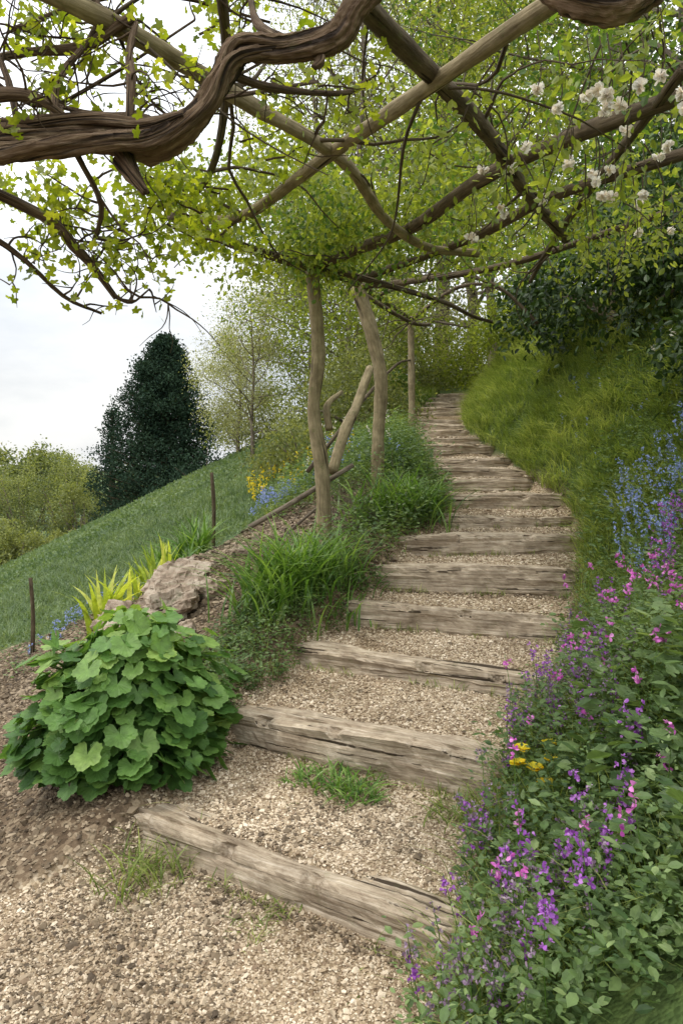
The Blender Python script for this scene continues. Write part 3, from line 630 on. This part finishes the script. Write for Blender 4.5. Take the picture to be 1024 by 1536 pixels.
for (x,y,z) in [(.47,2.2,.36),(.52,2.1,.28),(.42,2.0,.2),(1.42,3.6,1.05),(1.36,3.5,.98),(1.55,3.45,.98),(1.62,3.5,.95),(1.6,4.2,1.0),(1.7,3.9,.9),(.88,2.25,.45),(1.2,2.5,.62),(1.0,2.3,.66),(1.05,2.35,.6),(1.1,2.3,.7)]:
    b_=np.array([[x+.05,y+.03,hz(x,y)]]);t=np.array([[x,y,z]]);stalk(b_,t,.002,1);n=14
    leaves(g,np.repeat(t,n,0)+rng.normal(size=(n,3))*.012,rv(n)+[0,-.3,.4],rv(n),.018*R(.7,1.3,n),PETAL,4)
P=scatter(900,1.6,3.2,4.3,6,lambda x,y:(x>xr(y)+.3)&(x<xr(y)+.95));spikes(P[:140],.2,.42,12,.013,5)
P=scatter(500,1.6,3.2,3.6,4.8,lambda x,y:(x>xr(y)+.5)&(x<xr(y)+1.0));spikes(P[:36],.2,.42,14,.014,2)
P=scatter(200,2.2,3.6,4.5,7,rightof(.8,1.6));spikes(P[:14],.3,.5,8,.024,7,top=.15)
P=scatter(300,1.6,4,6,9,rightof(.3,1.3));spikes(P[:40],.15,.3,8,.012,5)
for (x,y,z) in [(.66,2.78,.46),(.72,2.76,.45),(.78,2.78,.47),(.74,2.70,.42),(.69,2.84,.49),(.80,2.86,.5)]:
    b_=np.array([[x,y,hz(x,y)]]);t=np.array([[x,y-.03,z]]);stalk(b_,t);n=20;a=np.arange(n)/n*6.28
    leaves(g,np.repeat(t,n,0),np.stack([np.cos(a),np.sin(a),R(.1,.7,n)],1),np.tile([0,0,1.],(n,1)),.034,PETAL,6)
g.build('flower_border',[M_herb,M_strap,M_purple,M_mauve,M_pink,M_blue,M_yellow,M_white])

# ---------------------------------------------------------------- left side plants
def ger(x,y,rx,ry,rz,n):
    g=Geo();b=np.array([x,y,hz(x,y)])
    d=rv(n*2);d=d[d[:,2]>-.25][:n];n=len(d)
    sh=1+.16*np.sin(d[:,0]*6)*np.cos(d[:,1]*5+1)+.08*np.sin(d[:,2]*8+d[:,0]*5)
    P=b+[0,0,rz*.15]+d*sh[:,None]*R(.78,1.06,n)[:,None]*[rx,ry,rz*.85]
    P[:,2]=np.maximum(P[:,2],H(P[:,0],P[:,1])+.02)
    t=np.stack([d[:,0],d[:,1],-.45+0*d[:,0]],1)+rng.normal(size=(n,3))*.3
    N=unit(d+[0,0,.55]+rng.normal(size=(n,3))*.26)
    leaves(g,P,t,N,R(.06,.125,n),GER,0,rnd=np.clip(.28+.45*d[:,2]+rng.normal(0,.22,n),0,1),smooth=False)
    for k in range(0,n,4):
        tube(g,[b+[d[k,0]*.1,d[k,1]*.1,0],b+(P[k]-b)*.6+[0,0,.08],P[k]],[.004,.003,.002],1,sides=4,m=4,cap=False)
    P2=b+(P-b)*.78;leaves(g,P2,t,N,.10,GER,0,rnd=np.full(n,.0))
    g.build('geranium_plant',[M_ger,M_strap])
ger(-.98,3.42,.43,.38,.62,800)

def strap(name,x,y,n,h0,h1,w,spread,mat,bend=(.4,1.),flat=.0):
    g=Geo();P=np.stack([x+rng.normal(0,spread,n),y+rng.normal(0,spread,n)],1);P=np.column_stack([P,H(P[:,0],P[:,1])-.02])
    blades(g,P,R(h0,h1,n),R(.7,1.2,n)*w,R(*bend,n),0,seg=6,lean=None)
    g.build(name,[mat])
strap('daylily_plant',-.40,4.9,420,.4,.72,.021,.15,M_strap)
strap('daylily_plant',-.08,5.05,200,.28,.55,.018,.12,M_strap)
strap('daylily_plant',.55,6.45,340,.35,.66,.02,.18,M_strap)
strap('daylily_plant',.3,6.3,180,.3,.5,.018,.14,M_strap)
for (x,y,n,h) in [(-1.80,7.5,70,.6),(-1.5,7.6,70,.7),(-1.62,7.3,36,.42)]: strap('iris_plant',x,y,n,h*.6,h,.036,.07,M_strap,(.2,.8))
strap('iris_plant',-2.08,6.4,30,.46,.74,.065,.05,M_spiky,(.15,.7))
strap('iris_plant',-1.82,6.6,22,.3,.48,.05,.06,M_spiky,(.15,.7))
strap('iris_plant',-1.66,6.7,22,.3,.5,.05,.06,M_spiky,(.1,.5))
for (x,y,n,h,w) in [(-.02,3.22,130,.17,.012),(.1,3.12,70,.15,.012),(-.72,2.78,130,.24,.008),(-.31,2.5,60,.09,.005),(.5,3.0,70,.2,.008),(.42,2.95,40,.15,.008),(.33,2.2,60,.2,.006),(-.05,4.0,30,.05,.006),(-.17,3.3,70,.12,.012),(.08,2.25,20,.05,.01),(-.22,2.58,40,.08,.01)]:
    strap('grass_tuft',x,y,n,h*.5,h,w,.05 if n<80 else .075,M_strap if w>.01 else M_grass,(.5,1.2))
g=Geo()
P=scatter(2600,-1.1,.35,3.7,5.4,lambda x,y:(x<xl(y)+.06)&(x>xl(y)-.62)&(y<5.3));herbs(P,.04,.16,10,.026,0,spread=.05)
P=scatter(1500,-.4,1.1,5.3,8.4,lambda x,y:(x<xl(y)+.02)&(x>xl(y)-.6));herbs(P,.08,.35,12,.04,0,spread=.07)
P=scatter(900,-.9,1.2,7.6,11,lambda x,y:(x<xl(y)-.1)&(x>xl(y)-1.7));herbs(P,.15,.5,14,.05,0,spread=.1)
P=scatter(500,-3.6,-1.2,4,7.8,lambda x,y:(y>fieldline(x)-1.3));herbs(P,.03,.12,6,.035,0,spread=.05)
P=scatter(500,-.2,1.0,7.0,9.5,lambda x,y:(x<xl(y)-.05));herbs(P,.2,.6,16,.04,0,spread=.12)
P=scatter(700,-1.1,.1,7.9,9.4,lambda x,y:(y>fieldline(x)-.8));herbs(P[:160],.08,.2,10,.03,0);spikes(P[:80],.14,.26,12,.016,5,stem=1)
P=scatter(700,-1.3,.2,9.0,11.5,lambda x,y:x<.2);herbs(P[:160],.12,.3,12,.04,0);spikes(P[:80],.2,.42,12,.02,6,stem=1)
P=scatter(200,-.6,.6,8,10.5,lambda x,y:x<xl(y)-.3);spikes(P[:16],.4,.7,8,.02,7)
P=scatter(60,-.2,.6,7.6,9,lambda x,y:x<xl(y)-.3);spikes(P[:16],.4,.7,8,.016,5)
P=scatter(160,-2.9,-2.2,6.6,7.8,lambda x,y:x<0);spikes(P[:26],.12,.22,8,.014,5)
g.build('ground_cover_plants',[M_herb,M_strap,M_purple,M_mauve,M_pink,M_blue,M_yellow,M_white])
g=Geo();P=scatter(400,-.1,.5,5.9,7,lambda x,y:x<xl(y)-.2);
for p in P[:170]: twig(g,p,rv(1)[0]*[1,1,.5]+[0,0,.7],R(.25,.6),.004,0,curl=.7,n=4,sides=3)
g.build('dry_brush',[M_trunk])
g=Geo();tube(g,[(-.78,6.2,1.03),(-.35,6.15,1.28),(.1,6.1,1.56)],[.022,.024,.02],0,sides=8,ridge=.08,lump=.08);tube(g,[(-.55,6.3,.9),(-.2,6.25,1.2)],[.015,.012],0)
g.build('fallen_branch',[M_trunk])
for (x,y,h,r) in [(-1.40,8.0,.82,.022),(-2.95,7.0,.72,.02)]:
    g=Geo();z=hz(x,y);tube(g,[(x,y,z-.15),(x+.01,y,z+h*.5),(x-.015,y,z+h)],[r,r,r*.9],0,sides=7,lump=.1);g.build('wooden_stake',[M_dark])
import bmesh
from mathutils import noise as mn
for (x,y,sx,sy_,sz_,sd) in [(-1.52,5.25,.26,.22,.18,1),(-1.25,5.45,.28,.22,.17,5),(-1.72,5.75,.2,.2,.2,9),(-1.3,5.85,.34,.25,.15,14),(-1.0,5.55,.14,.12,.1,21),(-1.05,4.9,.09,.08,.06,31),(-1.4,4.8,.1,.09,.07,37),(-.85,6.3,.1,.09,.06,41),(-1.9,5.2,.08,.07,.06,45)]:
    bm=bmesh.new();bmesh.ops.create_icosphere(bm,subdivisions=5,radius=1)
    for v in bm.verts:
        c=v.co.copy();f=1+.4*mn.noise(c*1.3+Vector((sd,0,0)))+.2*mn.noise(c*3.+Vector((sd,3,0)))+.10*mn.noise(c*8)+.04*mn.noise(c*22)
        q=c*f;q=Vector([round(a_*2.6+.3*mn.noise(c*2+Vector((sd,9,k_))))/2.6*.35+a_*.65 for k_,a_ in enumerate(q)])
        v.co=Vector((q.x*sx,q.y*sy_,q.z*sz_))
    me=bpy.data.meshes.new('rock');bm.to_mesh(me);bm.free();me.materials.append(M_rock)
    o=bpy.data.objects.new('rock',me);col.objects.link(o);o.location=(x,y,hz(x,y)+.02);o.rotation_euler=(.2,-.3,sd)

# ---------------------------------------------------------------- light, sky, camera
sd=Vector((-.5,-.05,.85)).normalized()
w=bpy.data.worlds.new('World');sc.world=w;w.use_nodes=True;nt=w.node_tree
for n in list(nt.nodes): nt.nodes.remove(n)
L=nt.links.new
out=nt.nodes.new('ShaderNodeOutputWorld');bg=nt.nodes.new('ShaderNodeBackground');bg.inputs[1].default_value=.15
sky=nt.nodes.new('ShaderNodeTexSky');sky.sky_type='NISHITA';sky.sun_disc=False;sky.sun_elevation=math.asin(sd.z);sky.sun_rotation=math.atan2(sd.x,sd.y)%(2*math.pi)
tc=nt.nodes.new('ShaderNodeTexCoord');mp=nt.nodes.new('ShaderNodeMapping');mp.inputs['Scale'].default_value=(1,1,2.6);L(tc.outputs['Generated'],mp.inputs[0])
n=noise(nt,mp.outputs[0],2.6,6,.55);r=ramp(nt,[(.34,(.64,.675,.71)),(.5,(.80,.82,.84)),(.66,(1,.995,.98))]);L(n.outputs['Fac'],r.inputs[0])
sp=nt.nodes.new('ShaderNodeSeparateXYZ');L(tc.outputs['Generated'],sp.inputs[0])
mr=nt.nodes.new('ShaderNodeMapRange');mr.inputs['From Min'].default_value=0.1;mr.inputs['From Max'].default_value=.9;mr.inputs['To Min'].default_value=7.2;mr.inputs['To Max'].default_value=23;L(sp.outputs['Z'],mr.inputs['Value'])
vm=nt.nodes.new('ShaderNodeVectorMath');vm.operation='SCALE';L(mr.outputs[0],vm.inputs['Scale']);L(r.outputs[0],vm.inputs[0])
c=mixc(nt,.92,sky.outputs[0],vm.outputs[0]);L(c,bg.inputs[0]);L(bg.outputs[0],out.inputs[0])
ld=bpy.data.lights.new('sun','SUN');ld.energy=1.5;ld.angle=math.radians(10);ld.color=(1,.93,.82)
lo=bpy.data.objects.new('sun',ld);col.objects.link(lo);lo.rotation_euler=sd.to_track_quat('Z','Y').to_euler()
cd=bpy.data.cameras.new('camera');cam=bpy.data.objects.new('camera',cd);col.objects.link(cam);sc.camera=cam
cam.location=(0,0,1.6);cam.rotation_euler=(math.radians(90),0,0)
cd.sensor_fit='VERTICAL';cd.sensor_height=36;cd.lens=36*1100/1536;cd.shift_y=-78/1536;cd.clip_end=2000;cd.clip_start=.05
sc.view_settings.view_transform='Standard';sc.view_settings.look='None';sc.view_settings.exposure=0
